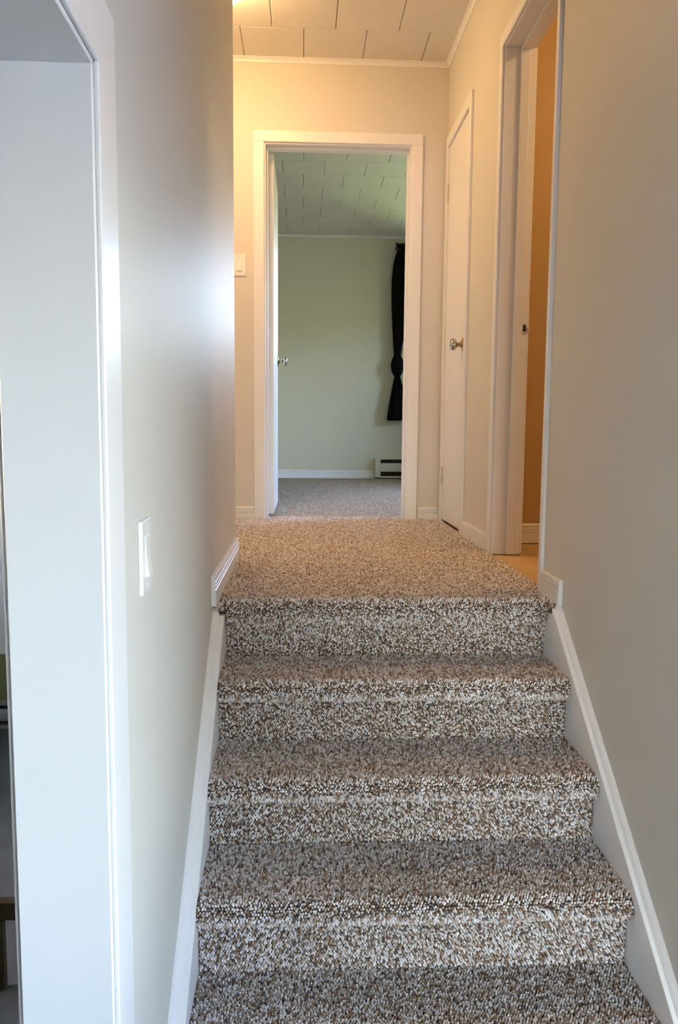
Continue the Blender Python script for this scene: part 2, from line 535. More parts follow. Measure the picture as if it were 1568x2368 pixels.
# ================================================================== STAIRCASE
def arc(cy, cz, r, a0, a1, n):
    return [(cy + r * math.cos(math.radians(a0 + (a1 - a0) * i / n)), cz + r * math.sin(math.radians(a0 + (a1 - a0) * i / n))) for i in range(n + 1)]
def step_path(i):
    Z, R = TREADS[i], RISERS[i]
    Zb = TREADS[i + 1]
    T = RISERS[i - 1] if i > 0 else R + 0.035
    if i == 0:      # landing edge: carpet falls straight over the nosing
        pts = [(R, Zb), (R - 0.002, Zb + 0.05), (R - 0.014, Zb + 0.10), (R - 0.030, Z - 0.045)]
        pts += arc(R - 0.008, Z - 0.026, 0.026, 195, 90, 8)
    else:
        pts = [(R, Zb), (R, Z - 0.052), (R - 0.010, Z - 0.049)]
        pts += arc(R - 0.011, Z - 0.0245, 0.0245, 262, 90, 12)
    pts.append((T, Z))
    return pts

def make_pile(name, parent, pts, x0, x1, pitch=0.0063, skip0=0.0, skip1=0.0):
    P = np.array(pts, float)
    seg = np.diff(P, axis=0)
    L = np.hypot(seg[:, 0], seg[:, 1])
    cum = np.concatenate([[0], np.cumsum(L)])
    ss = np.arange(skip0 + pitch * 0.45, cum[-1] - skip1 - pitch * 0.3, pitch * 0.9)
    nx = int((x1 - x0) / pitch)
    xs = x0 + pitch * 0.5 + np.arange(nx) * (x1 - x0 - pitch) / (nx - 1)
    SS, XX = np.meshgrid(ss, xs, indexing='ij')
    XX = XX + (np.arange(len(ss)) % 2)[:, None] * pitch * 0.5 - pitch * 0.25
    n = SS.size
    s = np.clip(SS.ravel() + RNG.normal(0, pitch * 0.18, n), 0, cum[-1] - 1e-6)
    x = np.clip(XX.ravel() + RNG.normal(0, pitch * 0.12, n), x0, x1)
    k = np.clip(np.searchsorted(cum, s, side='right') - 1, 0, len(L) - 1)
    t = (s - cum[k]) / L[k]
    y = P[k, 0] + seg[k, 0] * t
    z = P[k, 1] + seg[k, 1] * t
    ty, tz = seg[k, 0] / L[k], seg[k, 1] / L[k]
    ny, nz = -tz, ty                              # outward normal (path runs up then back)
    rx = pitch * RNG.uniform(0.40, 0.54, n)
    rs = pitch * RNG.uniform(0.44, 0.62, n)
    h = RNG.uniform(0.0055, 0.0085, n)
    lean_x = RNG.normal(0, 0.0012, n)
    lean_s = RNG.normal(0, 0.0012, n)
    G = 5
    ang = np.arange(G) * 2 * math.pi / G
    verts = np.zeros((n, 2 * G + 1, 3), np.float32)
    rot = RNG.uniform(0, 1, n)
    for j in range(G):
        ca, sa = np.cos(ang[j] + rot), np.sin(ang[j] + rot)
        for ring, (rr, hh) in enumerate(((0.95, -0.0006), (0.80, 0.66))):
            a = rx * rr * ca + lean_x * (ring * 0.6)
            b = rs * rr * sa + lean_s * (ring * 0.6)
            hgt = h * hh if ring else np.full(n, hh)
            idx = ring * G + j
            verts[:, idx, 0] = x + a
            verts[:, idx, 1] = y + ty * b + ny * hgt
            verts[:, idx, 2] = z + tz * b + nz * hgt
    verts[:, 2 * G, 0] = x + lean_x
    verts[:, 2 * G, 1] = y + ty * lean_s + ny * h
    verts[:, 2 * G, 2] = z + tz * lean_s + nz * h
    quads = np.array([[j, (j + 1) % G, G + (j + 1) % G, G + j] for j in range(G)])
    tris = np.array([[G + j, G + (j + 1) % G, 2 * G] for j in range(G)])
    NV = 2 * G + 1
    base = (np.arange(n) * NV)[:, None, None]
    loops = np.concatenate([(quads[None] + base).reshape(n, -1), (tris[None] + base).reshape(n, -1)], axis=1).ravel()
    totals = np.tile(np.array([4] * G + [3] * G), n)
    starts = np.concatenate([[0], np.cumsum(totals)[:-1]])
    me = bpy.data.meshes.new(name)
    me.vertices.add(n * NV)
    me.vertices.foreach_set('co', verts.ravel())
    me.loops.add(len(loops))
    me.loops.foreach_set('vertex_index', loops.astype(np.int32))
    me.polygons.add(len(totals))
    me.polygons.foreach_set('loop_start', starts.astype(np.int32))
    me.polygons.foreach_set('use_smooth', np.ones(len(totals), bool))
    me.update(calc_edges=True)
    cols = np.array([c for c, w in PILE])
    pick = RNG.choice(len(PILE), n, p=np.array([w for c, w in PILE]) / sum(w for c, w in PILE))
    c = cols[pick] * RNG.uniform(0.85, 1.12, n)[:, None]
    ca = np.ones((n, NV, 4), np.float32)
    ca[:, :, :3] = np.clip(c, 0, 1)[:, None, :]
    at = me.color_attributes.new('yarn', 'FLOAT_COLOR', 'POINT')
    at.data.foreach_set('color', ca.ravel())
    me.materials.append(M['pile'])
    o = bpy.data.objects.new(name, me)
    COL.objects.link(o)
    o.parent = parent
    o['kind'] = 'stuff'
    return o

stair = empty('staircase')
tag(stair, 'short flight of steps covered in brown and grey flecked loop carpet', 'staircase')
for i in range(6):
    pts = step_path(i)
    prof = pts + [(pts[-1][0], TREADS[i + 1] - (0.03 if i < 5 else 0)), (pts[0][0], TREADS[i + 1] - (0.03 if i < 5 else 0))]
    st = MB().ext(prof, (CX0, 0, 0), (0, 1, 0), (0, 0, 1), (CX1 - CX0, 0, 0)).build('step', 'backing', stair)
    if i < 5:
        make_pile('carpet_pile', st, pts, CX0 + 0.001, CX1 - 0.001)
# flat carpet pile on the landing
make_pile('carpet_pile', floor, [(RISERS[0] + 0.033, 0.0), (YBO, 0.0)], XL + 0.003, XH - 0.004)
make_pile('carpet_pile', floor, [(YE + 0.004, 0.0), (YB - 0.014, 0.0)], -0.47, XL)
# carpet tucked past the step ends at the landing edge
R0 = RISERS[0]
for xa, xb in ((XL + 0.0005, CX0), (CX1, XR - 0.0005)):
    ce = MB().ext([(R0 + 0.035, -0.03), (R0 + 0.035, 0.0), (R0 - 0.02, 0.0), (R0 - 0.055, -0.008), (R0 - 0.06, -0.02), (R0 - 0.03, -0.03)],
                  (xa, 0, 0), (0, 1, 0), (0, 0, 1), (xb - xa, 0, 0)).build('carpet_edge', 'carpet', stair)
    make_pile('carpet_pile', ce, [(R0 - 0.062, -0.022), (R0 - 0.055, -0.008), (R0 - 0.02, 0.0), (R0 + 0.036, 0.0)], xa + 0.004, xb - 0.003)
place(stair, (0.25, 1.165, LOW))

# ---- sloping skirt boards (trim) on both sides of the stair
SL = 0.768
def skirt(name, xw, xi, ytop, ztop, label):
    """board against the wall at xw, room face xi; its sloped top passes (ytop, ztop) on the inner edge"""
    root = empty(name)
    tag(root, label, 'trim', None, 'structure')
    sgn = 1 if xi > xw else -1
    th = abs(xi - xw)
    y1, y0 = ytop, 1.10
    d = Vector((0, y0 - y1, (y0 - y1) * SL))
    n = Vector((0, 0, 1))
    # board body
    a, b, c = (sgn, 0, 0), (0, 0, 1), d
    body = [(0, -0.34), (th, -0.34), (th, 0.0), (0, 0.0)]
    MB().ext(body, (xw, y1, ztop), a, b, d).build('skirt_board', 'skirt', root, 0.0015)
    MB().box(min(xw, xi), max(xw, xi), y1, RISERS[0] + 0.07, -0.36, min(ztop, -0.031)).build('skirt_board', 'skirt', root)
    cap = [(0, -0.001), (th * 0.58, -0.001), (th * 0.58, 0.006), (th * 0.42, 0.014), (th * 0.18, 0.020), (0, 0.021)]
    MB().ext(cap, (xw, y1, ztop), a, b, d).build('cap_moulding', 'skirt', root)
    return root
skirt('trim_1', XL, CX0, 2.205, -0.034, 'white sloping skirt board along the left edge of the stairs')
skirt('trim_2', XR, CX1, 2.190, -0.012, 'white sloping skirt board along the right edge of the stairs')

# ---- ribbed baseboards
BBH = 0.072
def bb_profile(h=BBH, t=0.013):
    return [(0, 0), (t, 0), (t, h * 0.52), (t - 0.004, h * 0.555), (t, h * 0.59), (t, h * 0.66), (t - 0.004, h * 0.69), (t, h * 0.72),
            (t, h * 0.79), (t - 0.004, h * 0.82), (t - 0.001, h * 0.85), (t - 0.001, h * 0.95), (t - 0.004, h), (0, h)]
def baseboard(name, label, runs, h=BBH):
    root = empty(name)
    tag(root, label, 'baseboard', None, 'structure')
    for p, q, nrm in runs:
        p, q = Vector(p), Vector(q)
        MB().ext(bb_profile(h), p, nrm, (0, 0, 1), q - p).build('board', 'trim', root)
    return root
baseboard('baseboard_left', 'short ribbed white baseboard at the left edge of the landing',
          [((XL, 2.172, 0.0), (XL, YE, 0.0), (1, 0, 0))], 0.086)
baseboard('baseboard_right', 'short ribbed white baseboard beside the right door casing at the stair top',
          [((XR, 2.174, 0.0), (XR, RD0 - 0.03, 0.0), (-1, 0, 0))])
baseboard('baseboard_right_hall', 'ribbed white baseboard between closet and right doorway',
          [((XH, RD1 + 0.055, 0.0), (XH, CL0 - 0.046, 0.0), (-1, 0, 0))])
baseboard('baseboard_back', 'ribbed white baseboard on both sides of the far doorway',
          [((HALL_X0, YB, 0.0), (-0.263, YB, 0.0), (0, -1, 0)), ((0.634, YB, 0.0), (XH - 0.014, YB, 0.0), (0, -1, 0))])
baseboard('baseboard_far_room', 'white baseboard on the far wall beside the heater',
          [((FR_X0, YF, 0.0), (0.735, YF, 0.0), (0, -1, 0)), ((1.98, YF, 0.0), (FR_X1, YF, 0.0), (0, -1, 0))], 0.082)
baseboard('baseboard_bathroom', 'ribbed white baseboard inside the right doorway',
          [((XRO, 3.43, 0.0), (FR_X1, 3.43, 0.0), (0, -1, 0))], 0.086)

# ---- crown mouldings
def crown(name, label, runs, s=0.024):
    root = empty(name)
    tag(root, label, 'trim', None, 'structure')
    prof = [(0, 0), (s * 0.95, 0), (s * 0.95, -s * 0.2), (s * 0.6, -s * 0.35), (s * 0.35, -s * 0.62), (s * 0.28, -s * 0.85), (s * 0.22, -s), (0, -s)]
    for p, q, nrm in runs:
        p, q = Vector(p), Vector(q)
        MB().ext(prof, p, nrm, (0, 0, 1), q - p).build('moulding', 'trim', root)
    return root
crown('trim_3', 'slim cream crown moulding round the top of the landing walls',
      [((HALL_X0, YB, CEIL), (XH, YB, CEIL), (0, -1, 0)), ((XH, YB, CEIL), (XH, 1.16, CEIL), (-1, 0, 0)), ((XL, YE, CEIL), (XL, 1.16, CEIL), (1, 0, 0)), ((HALL_X0, 2.972, CEIL), (HALL_X0, YB, CEIL), (1, 0, 0)),
       ((HALL_X0, YE, CEIL), (XL, YE, CEIL), (0, 1, 0))])
crown('trim_4', 'thin pale crown moulding on the far wall', [((FR_X0, YF, CEIL), (FR_X1, YF, CEIL), (0, -1, 0))], 0.016)

# ---- far doorway: jambs, stops, casing
def doorway_y(name, label, x0, x1, y0, y1, h, zf, cw, ct, faces=(-1, 1), stop=None):
    """doorway in a wall that runs along x (thickness y0..y1)"""
    root = empty(name)
    tag(root, label, 'door frame', None, 'structure')
    MB().box(x0 - JB, x0, y0, y1, zf, h).build('jamb', 'trim', root, 0.0015)
    MB().box(x1, x1 + JB, y0, y1, zf, h).build('jamb', 'trim', root, 0.0015)
    MB().box(x0 - JB, x1 + JB, y0, y1, h, h + JB).build('jamb_head', 'trim', root, 0.0015)
    if stop:
        sa, sb = stop
        MB().box(x0, x0 + 0.011, sa, sb, zf, h).build('stop', 'trim', root, 0.002)
        MB().box(x1 - 0.011, x1, sa, sb, zf, h).build('stop', 'trim', root, 0.002)
        MB().box(x0 + 0.011, x1 - 0.011, sa, sb, h - 0.011, h).build('stop_head', 'trim', root, 0.002)
    for s in faces:
        yw = y0 if s < 0 else y1
        ya, yb = (yw - ct, yw) if s < 0 else (yw, yw + ct)
        rv = 0.008
        MB().box(x0 - rv - cw, x0 - rv, ya, yb, zf, h + rv).build('casing', 'trim', root, 0.003)
        MB().box(x1 + rv, x1 + rv + cw, ya, yb, zf, h + rv).build('casing', 'trim', root, 0.003)
        MB().box(x0 - rv - cw, x1 + rv + cw, ya, yb, h + rv, h + rv + cw).build('casing_head', 'trim', root, 0.003)
    return root
doorway_y('trim_5', 'white casing and jambs of the far doorway at the end of the landing', BX0, BX1, YB, YBO, BH, 0.0, 0.057, 0.013, (-1, 1), (4.335, 4.372))

def doorway_x(name, label, y0, y1, x0, x1, h, zf, cwa, cwb, ct, faces=(-1, 1), stop=None, rv=0.005, hcw=None, xa_near=None):
    """doorway in a wall that runs along y (thickness x0..x1); cwa near casing width, cwb far casing width"""
    root = empty(name)
    tag(root, label, 'door frame', None, 'structure')
    hcw = hcw or cwb
    MB().box(x0, x1, y0 - JB, y0, zf, h).build('jamb', 'trim', root, 0.0015)
    MB().box(x0, x1, y1, y1 + JB, zf, h).build('jamb', 'trim', root, 0.0015)
    MB().box(x0, x1, y0 - JB, y1 + JB, h, h + JB).build('jamb_head', 'trim', root, 0.0015)
    if stop:
        sa, sb = stop
        MB().box(sa, sb, y0, y0 + 0.011, zf, h).build('stop', 'trim', root, 0.002)
        MB().box(sa, sb, y1 - 0.011, y1, zf, h).build('stop', 'trim', root, 0.002)
        MB().box(sa, sb, y0 + 0.011, y1 - 0.011, h - 0.011, h).build('stop_head', 'trim', root, 0.002)
    for s in faces:
        xw = x0 if s < 0 else x1
        a, b = (xw - ct, xw) if s < 0 else (xw, xw + ct)
        an = a if xa_near is None or s > 0 else xa_near
        MB().box(an, b, y0 - rv - cwa, y0 - rv, zf, h + rv).build('casing', 'trim', root, 0.002)
        MB().box(a, b, y1 + rv, y1 + rv + cwb, zf, h + rv).build('casing', 'trim', root, 0.002)
        MB().box(a, b, y0 - rv - cwa, y1 + rv + cwb, h + rv, h + rv + hcw).build('casing_head', 'trim', root, 0.002)
    return root
doorway_x('trim_6', 'white casing and jambs of the right doorway beside the landing', RD0, RD1, XH, XRO, RDH, 0.0, 0.027, 0.048, 0.010, (-1, 1), (0.820, 0.856), 0.005, None, XR - 0.010)
doorway_x('trim_7', 'wide white casing and jamb of the doorway at far left', DJ0, DJ1, XLO, XL, DH, LOW, 0.088, 0.088, 0.007, (-1, 1), None, 0.005)

# strike plate on the far jamb of the right doorway
sp = empty('strike_plate')
tag(sp, 'small painted strike plate with a dark latch hole on the right doorway jamb', 'strike plate')
MB().lathe([(0.020, 0), (0.020, 0.0015), (0.018, 0.0022)], (0.869, RD1 - 0.0001, 0.895), (0, -1, 0), 24).build('plate', 'hinge', sp)
MB().box(0.862, 0.873, RD1 - 0.0028, RD1 - 0.0021, 0.883, 0.909).build('latch_hole', 'dark', sp, 0.0)
MB().lathe([(0.0065, 0), (0.0065, 0.010), (0.005, 0.012)], (0.874, RD1 - 0.0022, 0.896), (1, -0.25, 0), 14).build('lip', 'hinge', sp, 0, True)
place(sp, (0.87, RD1, 0.87))

# ================================================================== DOORS
def knob(parent, base, axis, name='knob'):
    ax = Vector(axis)
    b = Vector(base)
    k = MB().lathe([(0.010, 0.004), (0.0095, 0.022), (0.012, 0.030), (0.024, 0.036), (0.0275, 0.044), (0.0275, 0.052), (0.024, 0.058), (0.018, 0.0605), (0.001, 0.061)], b, ax, 28).build(name, 'chrome', parent, 0, True)
    MB().lathe([(0.033, 0.0), (0.032, 0.003), (0.024, 0.006), (0.016, 0.007), (0.014, 0.015), (0.010, 0.016)], b, ax, 28).build('rosette', 'brass', k, 0, True)
    return k
def hinge(parent, x, y, z, dx=0, dy=0):
    h = MB().tube((x, y, z - 0.038), (x, y, z + 0.038), 0.0055, seg=10)
    h.lathe([(0.0075, 0), (0.006, 0.008)], (x, y, z + 0.038), (0, 0, 1), 10)
    h.lathe([(0.0075, 0), (0.004, 0.008)], (x, y, z - 0.038), (0, 0, -1), 10)
    return h.build('hinge', 'hinge', parent, 0, True)

# door leaf of the far room, standing open at a right angle
d1 = empty('door_1')
tag(d1, 'white door standing wide open into the far room', 'door', None, 'structure')
LX0, LX1, LY0, LY1 = BX0 + 0.001, BX0 + 0.037, YBO + 0.006, YBO + 0.006 + 0.752
MB().box(LX0, LX1, LY0, LY1, 0.018, BH - 0.005).build('leaf', 'door', d1, 0.002)
knob(d1, (LX1, LY1 - 0.065, 0.925), (1, 0, 0))
MB().box(LX0 + 0.004, LX1 - 0.004, LY1 - 0.0005, LY1 + 0.001, 0.90, 0.95).build('latch_plate', 'brass', d1)
for z in (0.22, 1.0, 1.78):
    hinge(d1, BX0 + 0.0005, YBO + 0.002, z)
place(d1, (BX0, YBO, 0.0))

# closet door, closed, flush in the right wall
d2 = empty('door_2')
tag(d2, 'narrow white closet door, closed, in the right wall', 'door', None, 'structure')
MB().box(XH - 0.003, XH + 0.032, CL0 + 0.003, CL1 - 0.003, 0.016, CLH - 0.004).build('leaf', 'door', d2, 0.002)
knob(d2, (XH - 0.003, CL0 + 0.052, 0.900), (-1, 0, 0))
for z in (0.255, 1.73):
    hinge(d2, XH - 0.008, CL1 - 0.001, z)
place(d2, (XH, (CL0 + CL1) / 2, 0.0))
t8 = empty('trim_8')
tag(t8, 'slim white casing round the closet door', 'door frame', None, 'structure')
CT = 0.014
MB().box(XH - CT, XH, CL1, CL1 + 0.05, 0, CLH).build('casing', 'trim', t8, 0.002)
MB().box(XH - CT, XH, CL0 - 0.044, CL0, 0, CLH).build('casing', 'trim', t8, 0.002)
MB().box(XH - CT, XH, CL0 - 0.044, CL1 + 0.05, CLH, CLH + 0.054).build('casing_head', 'trim', t8, 0.002)
MB().box(XRO - 0.03, XRO, CL0, CL1, -0.02, CLH).build('closet_back', 'dark', t8)

# bathroom door leaf, open and hidden behind the near jamb
d3 = empty('door_3')
tag(d3, 'white door opened back inside the right doorway', 'door', None, 'structure')
MB().box(XRO + 0.012, XRO + 0.012 + 0.70, RD0 - 0.060, RD0 - 0.025, 0.010, RDH - 0.004).build('leaf', 'door', d3, 0.002)
knob(d3, (XRO + 0.65, RD0 - 0.025, 0.90), (0, 1, 0))
place(d3, (XRO, RD0, 0.0))

# ================================================================== SWITCHES
def switch(name, label, c, nrm, hdir, w=0.076, h=0.116):
    """wall switch: c centre on the wall, nrm out of wall, hdir horizontal"""
    root = empty(name)
    tag(root, label, 'light switch')
    c, n, u, v = Vector(c), Vector(nrm), Vector(hdir), Vector((0, 0, 1))
    pl = [(-w / 2, 0), (w / 2, 0), (w / 2, 0.003), (w / 2 - 0.004, 0.0065), (-w / 2 + 0.004, 0.0065), (-w / 2, 0.003)]
    MB().ext(pl, c - v * h / 2, u, n, v * h).build('plate', 'plastic', root, 0.0012)
    # rocker frame recess and paddle, pressed at the top
    MB().ext([(-0.0175, 0), (0.0175, 0), (0.0175, 0.0072), (-0.0175, 0.0072)], c - v * 0.034, u, n, v * 0.068).build('rocker_frame', 'plastic', root, 0.0006)
    wedge = [(-0.031, 0.005), (0.031, 0.005), (0.031, 0.0076), (-0.001, 0.0085), (-0.031, 0.0125)]
    MB().ext(wedge, c - u * 0.0145, v, n, u * 0.029).build('rocker', 'plastic', root, 0.0008)
    for s in (-1, 1):
        MB().lathe([(0.0032, 0), (0.0032, 0.0010), (0.002, 0.0014)], c + v * s * 0.047 + n * 0.0064, n, 10).build('screw', 'plastic', root)
    place(root, c - v * h / 2)
    return root
switch('light_switch', 'white rocker light switch seen edge-on, on the left wall beside the stairs', (XL, 1.249, 0.293), (1, 0, 0), (0, 1, 0))
switch('light_switch', 'white rocker light switch on the landing wall left of the far doorway', (-0.338, YB, 1.358), (0, -1, 0), (1, 0, 0), 0.072, 0.114)

# ================================================================== CEILING LAMP
lamp = empty('ceiling_light')
tag(lamp, 'lit frosted dome ceiling light half hidden behind the left wall corner', 'ceiling light')
LC = (-0.375, 3.50, CEIL)
MB().lathe([(0.165, 0), (0.17, 0.008), (0.165, 0.018)], LC, (0, 0, -1), 40).build('base_plate', 'brass', lamp, 0, True)
MB().lathe([(0.163, 0.016), (0.168, 0.035), (0.158, 0.062), (0.13, 0.088), (0.09, 0.106), (0.045, 0.115), (0.001, 0.118)], LC, (0, 0, -1), 40).build('glass_shade', 'lamp', lamp, 0, True)
MB().lathe([(0.006, 0.116), (0.009, 0.122), (0.006, 0.130), (0.001, 0.132)], LC, (0, 0, -1), 14).build('finial', 'brass', lamp, 0, True)
place(lamp, LC)

lamp2 = empty('ceiling_light')  # unseen lamp added so the right room gets warm light
tag(lamp2, 'unseen warm ceiling light added to brighten the right room', 'ceiling light')
LC = (1.75, 2.55, CEIL)
MB().lathe([(0.10, 0), (0.105, 0.006), (0.10, 0.014)], LC, (0, 0, -1), 32).build('base_plate', 'brass', lamp2, 0, True)
MB().lathe([(0.098, 0.012), (0.10, 0.03), (0.085, 0.06), (0.05, 0.08), (0.001, 0.088)], LC, (0, 0, -1), 32).build('glass_shade', 'lamp_fill', lamp2, 0, True)
place(lamp2, LC)

# ================================================================== FAR ROOM THINGS
# window with frame, mullion and panes
def window(name, label, x0, x1, yin, yout, z0, z1, inward, casing=0.05):
    root = empty(name)
    tag(root, label, 'window', None, 'structure')
    ym = (yin + yout) / 2
    f = 0.045
    for nm, b in (('frame', (x0, x0 + f, z0, z1)), ('frame', (x1 - f, x1, z0, z1)), ('frame', (x0 + f, x1 - f, z0, z0 + f)), ('frame', (x0 + f, x1 - f, z1 - f, z1)), ('mullion', ((x0 + x1) / 2 - 0.02, (x0 + x1) / 2 + 0.02, z0 + f, z1 - f))):
        MB().box(b[0], b[1], ym - 0.025, ym + 0.025, b[2], b[3]).build(nm, 'trim', root, 0.002)
    xm = (x0 + x1) / 2
    for a, b in ((x0 + f, xm - 0.02), (xm + 0.02, x1 - f)):
        MB().box(a, b, ym - 0.002, ym + 0.002, z0 + f, z1 - f).build('pane', 'glass', root)
    ya, yb = (yin - 0.012, yin) if inward < 0 else (yin, yin + 0.012)
    if casing:
        MB().box(x0 - casing, x0, ya, yb, z0, z1).build('casing', 'trim', root, 0.002)
        MB().box(x1, x1 + casing, ya, yb, z0, z1).build('casing', 'trim', root, 0.002)
        MB().box(x0 - casing, x1 + casing, ya, yb, z1, z1 + casing).build('casing_head', 'trim', root, 0.002)
        sa, sb = (yin - 0.03, yin) if inward < 0 else (yin, yin + 0.03)
        MB().box(x0 - casing, x1 + casing, sa, sb, z0 - 0.025, z0).build('sill', 'trim', root, 0.003)
    return root
window('window_1', 'white framed window on the far wall behind the black curtain', WX0, WX1, YF, YF + 0.12, WZ0, WZ1, -1, 0.03)
window('window_2', 'wide white framed patio glazing behind the viewpoint', EW[0], EW[1], EY, EY - 0.12, EW[2], EW[3], 1)

# side window added, out of view, to brighten the far room
w3 = empty('window_3')
tag(w3, 'wide white framed side window added to light the far room, out of view', 'window', None, 'structure')
xm = FR_X1 + 0.05
for nm, a, b, c, d in (('frame', SWY0, SWY0 + 0.045, SWZ0, SWZ1), ('frame', SWY1 - 0.045, SWY1, SWZ0, SWZ1), ('frame', SWY0 + 0.045, SWY1 - 0.045, SWZ0, SWZ0 + 0.045), ('frame', SWY0 + 0.045, SWY1 - 0.045, SWZ1 - 0.045, SWZ1), ('mullion', (SWY0 + SWY1) / 2 - 0.02, (SWY0 + SWY1) / 2 + 0.02, SWZ0 + 0.045, SWZ1 - 0.045)):
    MB().box(xm - 0.025, xm + 0.025, a, b, c, d).build(nm, 'trim', w3, 0.002)
MB().box(xm - 0.002, xm + 0.002, SWY0 + 0.045, SWY1 - 0.045, SWZ0 + 0.045, SWZ1 - 0.045).build('pane', 'glass', w3)

# window in the right wall of the entry
w5 = empty('window_5')
tag(w5, 'wide white framed window to the right of the entry behind the viewpoint', 'window', None, 'structure')
xm = EX1 + 0.05
ymid = (ES[0] + ES[1]) / 2
for nm, a, b, c, d in (('frame', ES[0], ES[0] + 0.045, ES[2], ES[3]), ('frame', ES[1] - 0.045, ES[1], ES[2], ES[3]), ('frame', ES[0] + 0.045, ES[1] - 0.045, ES[2], ES[2] + 0.045), ('frame', ES[0] + 0.045, ES[1] - 0.045, ES[3] - 0.045, ES[3]), ('mullion', ymid - 0.02, ymid + 0.02, ES[2] + 0.045, ES[3] - 0.045)):
    MB().box(xm - 0.025, xm + 0.025, a, b, c, d).build(nm, 'trim', w5, 0.002)
for a, b in ((ES[0] + 0.045, ymid - 0.02), (ymid + 0.02, ES[1] - 0.045)):
    MB().box(xm - 0.002, xm + 0.002, a, b, ES[2] + 0.045, ES[3] - 0.045).build('pane', 'glass', w5)

# daylight portals at the windows
def side_portal(name, x, y0, y1, z0, z1):
    l = bpy.data.lights.new(name, 'AREA')
    l.shape = 'RECTANGLE'
    l.size, l.size_y = z1 - z0, y1 - y0
    l.cycles.is_portal = True
    o = bpy.data.objects.new(name, l)
    COL.objects.link(o)
    o.location = (x, (y0 + y1) / 2, (z0 + z1) / 2)
    o.rotation_euler = (0, math.radians(90), 0)
side_portal('daylight_side', FR_X1 + 0.11, SWY0, SWY1, SWZ0, SWZ1)
side_portal('daylight_entry_side', EX1 + 0.11, ES[0], ES[1], ES[2], ES[3])
w4 = empty('window_4')  # unseen window added because the left room was too dark
tag(w4, 'white framed window added to light the left room, out of view', 'window', None, 'structure')
xm = LRX0 - 0.05
for nm, a, b, c, d in (('frame', LWY0, LWY0 + 0.045, LWZ0, LWZ1), ('frame', LWY1 - 0.045, LWY1, LWZ0, LWZ1), ('frame', LWY0 + 0.045, LWY1 - 0.045, LWZ0, LWZ0 + 0.045), ('frame', LWY0 + 0.045, LWY1 - 0.045, LWZ1 - 0.045, LWZ1)):
    MB().box(xm - 0.025, xm + 0.025, a, b, c, d).build(nm, 'trim', w4, 0.002)
MB().box(xm - 0.002, xm + 0.002, LWY0 + 0.045, LWY1 - 0.045, LWZ0 + 0.045, LWZ1 - 0.045).build('pane', 'glass', w4)
def portal(name, x0, x1, y, z0, z1, facing):
    l = bpy.data.lights.new(name, 'AREA')
    l.shape = 'RECTANGLE'
    l.size, l.size_y = x1 - x0, z1 - z0
    l.cycles.is_portal = True
    o = bpy.data.objects.new(name, l)
    COL.objects.link(o)
    o.location = ((x0 + x1) / 2, y, (z0 + z1) / 2)
    o.rotation_euler = (math.radians(90 * facing), 0, 0)
portal('daylight_entry', EW[0], EW[1], EY - 0.13, EW[2], EW[3], 1)
portal('daylight_far', WX0, WX1, YF + 0.13, WZ0, WZ1, -1)

# curtain rod
RODY, RODZ = YF - 0.085, 2.262
rod = empty('curtain_rod')
tag(rod, 'thin dark curtain rod holding the black curtain on the far wall', 'curtain rod')
MB().tube((0.925, RODY, RODZ), (2.12, RODY, RODZ), 0.009, seg=12).build('rod', 'black_metal', rod, 0, True)
MB().lathe([(0.009, 0), (0.0095, 0.004), (0.013, 0.009), (0.013, 0.014), (0.008, 0.019), (0.001, 0.021)], (0.927, RODY, RODZ), (-1, 0, 0), 16).build('finial', 'black_metal', rod, 0, True)
MB().tube((0.955, RODY, RODZ - 0.004), (0.955, YF, RODZ + 0.0), 0.005, seg=8).box(0.94, 0.97, YF - 0.004, YF, RODZ - 0.035, RODZ + 0.035).build('bracket', 'plastic', rod)
MB().tube((2.06, RODY, RODZ - 0.004), (2.06, YF, RODZ + 0.0), 0.005, seg=8).box(2.045, 2.075, YF - 0.004, YF, RODZ - 0.035, RODZ + 0.035).build('bracket', 'plastic', rod)
MB().tube((0.921, RODY, RODZ - 0.01), (0.919, RODY, RODZ + 0.066), 0.010, 0.009, 10).build('hook', 'black_metal', rod, 0, True)
wire = [(0.915, RODY + 0.01, RODZ - 0.012), (0.875, YF - 0.03, RODZ - 0.004), (0.83, YF - 0.004, RODZ + 0.020)]
wm = MB()
for p, q in zip(wire, wire[1:]):
    wm.tube(p, q, 0.0022, seg=6)
wm.build('return_wire', 'plastic', rod)
place(rod, (0.95, YF, RODZ))

# knotted black curtain: lofted pleated tube
def loft(rows, folds, amp, seg=96, phase=0.0):
    m = MB()
    vs, fs = [], []
    for (z, x0, x1, dy) in rows:
        cx, hw = (x0 + x1) / 2, (x1 - x0) / 2
        for k in range(seg):
            t = 2 * math.pi * k / seg
            pl = 1 + amp * math.sin(folds * t + phase + 0.6 * math.sin(z * 3)) + 0.4 * amp * math.sin((folds * 2 + 1) * t + z)
            pl /= (1 + 1.2 * amp)
            vs.append((cx + hw * math.cos(t) * (pl if abs(math.cos(t)) < 0.9 else 1 - 0.2 * (1 - pl)), RODY + 0.005 + dy * math.sin(t) * pl, z + 0.004 * math.sin(folds * t) * (1 if z < 0.7 else 0)))
    n = len(rows)
    for i in range(n - 1):
        for k in range(seg):
            k2 = (k + 1) % seg
            fs.append((i * seg + k, i * seg + k2, (i + 1) * seg + k2, (i + 1) * seg + k))
    fs.append(tuple(range(seg))[::-1])
    fs.append(tuple(range((n - 1) * seg, n * seg)))
    m.add(vs, fs)
    return m
cur = empty('curtain')
tag(cur, 'long black curtain tied in a big knot at the far wall window', 'curtain')
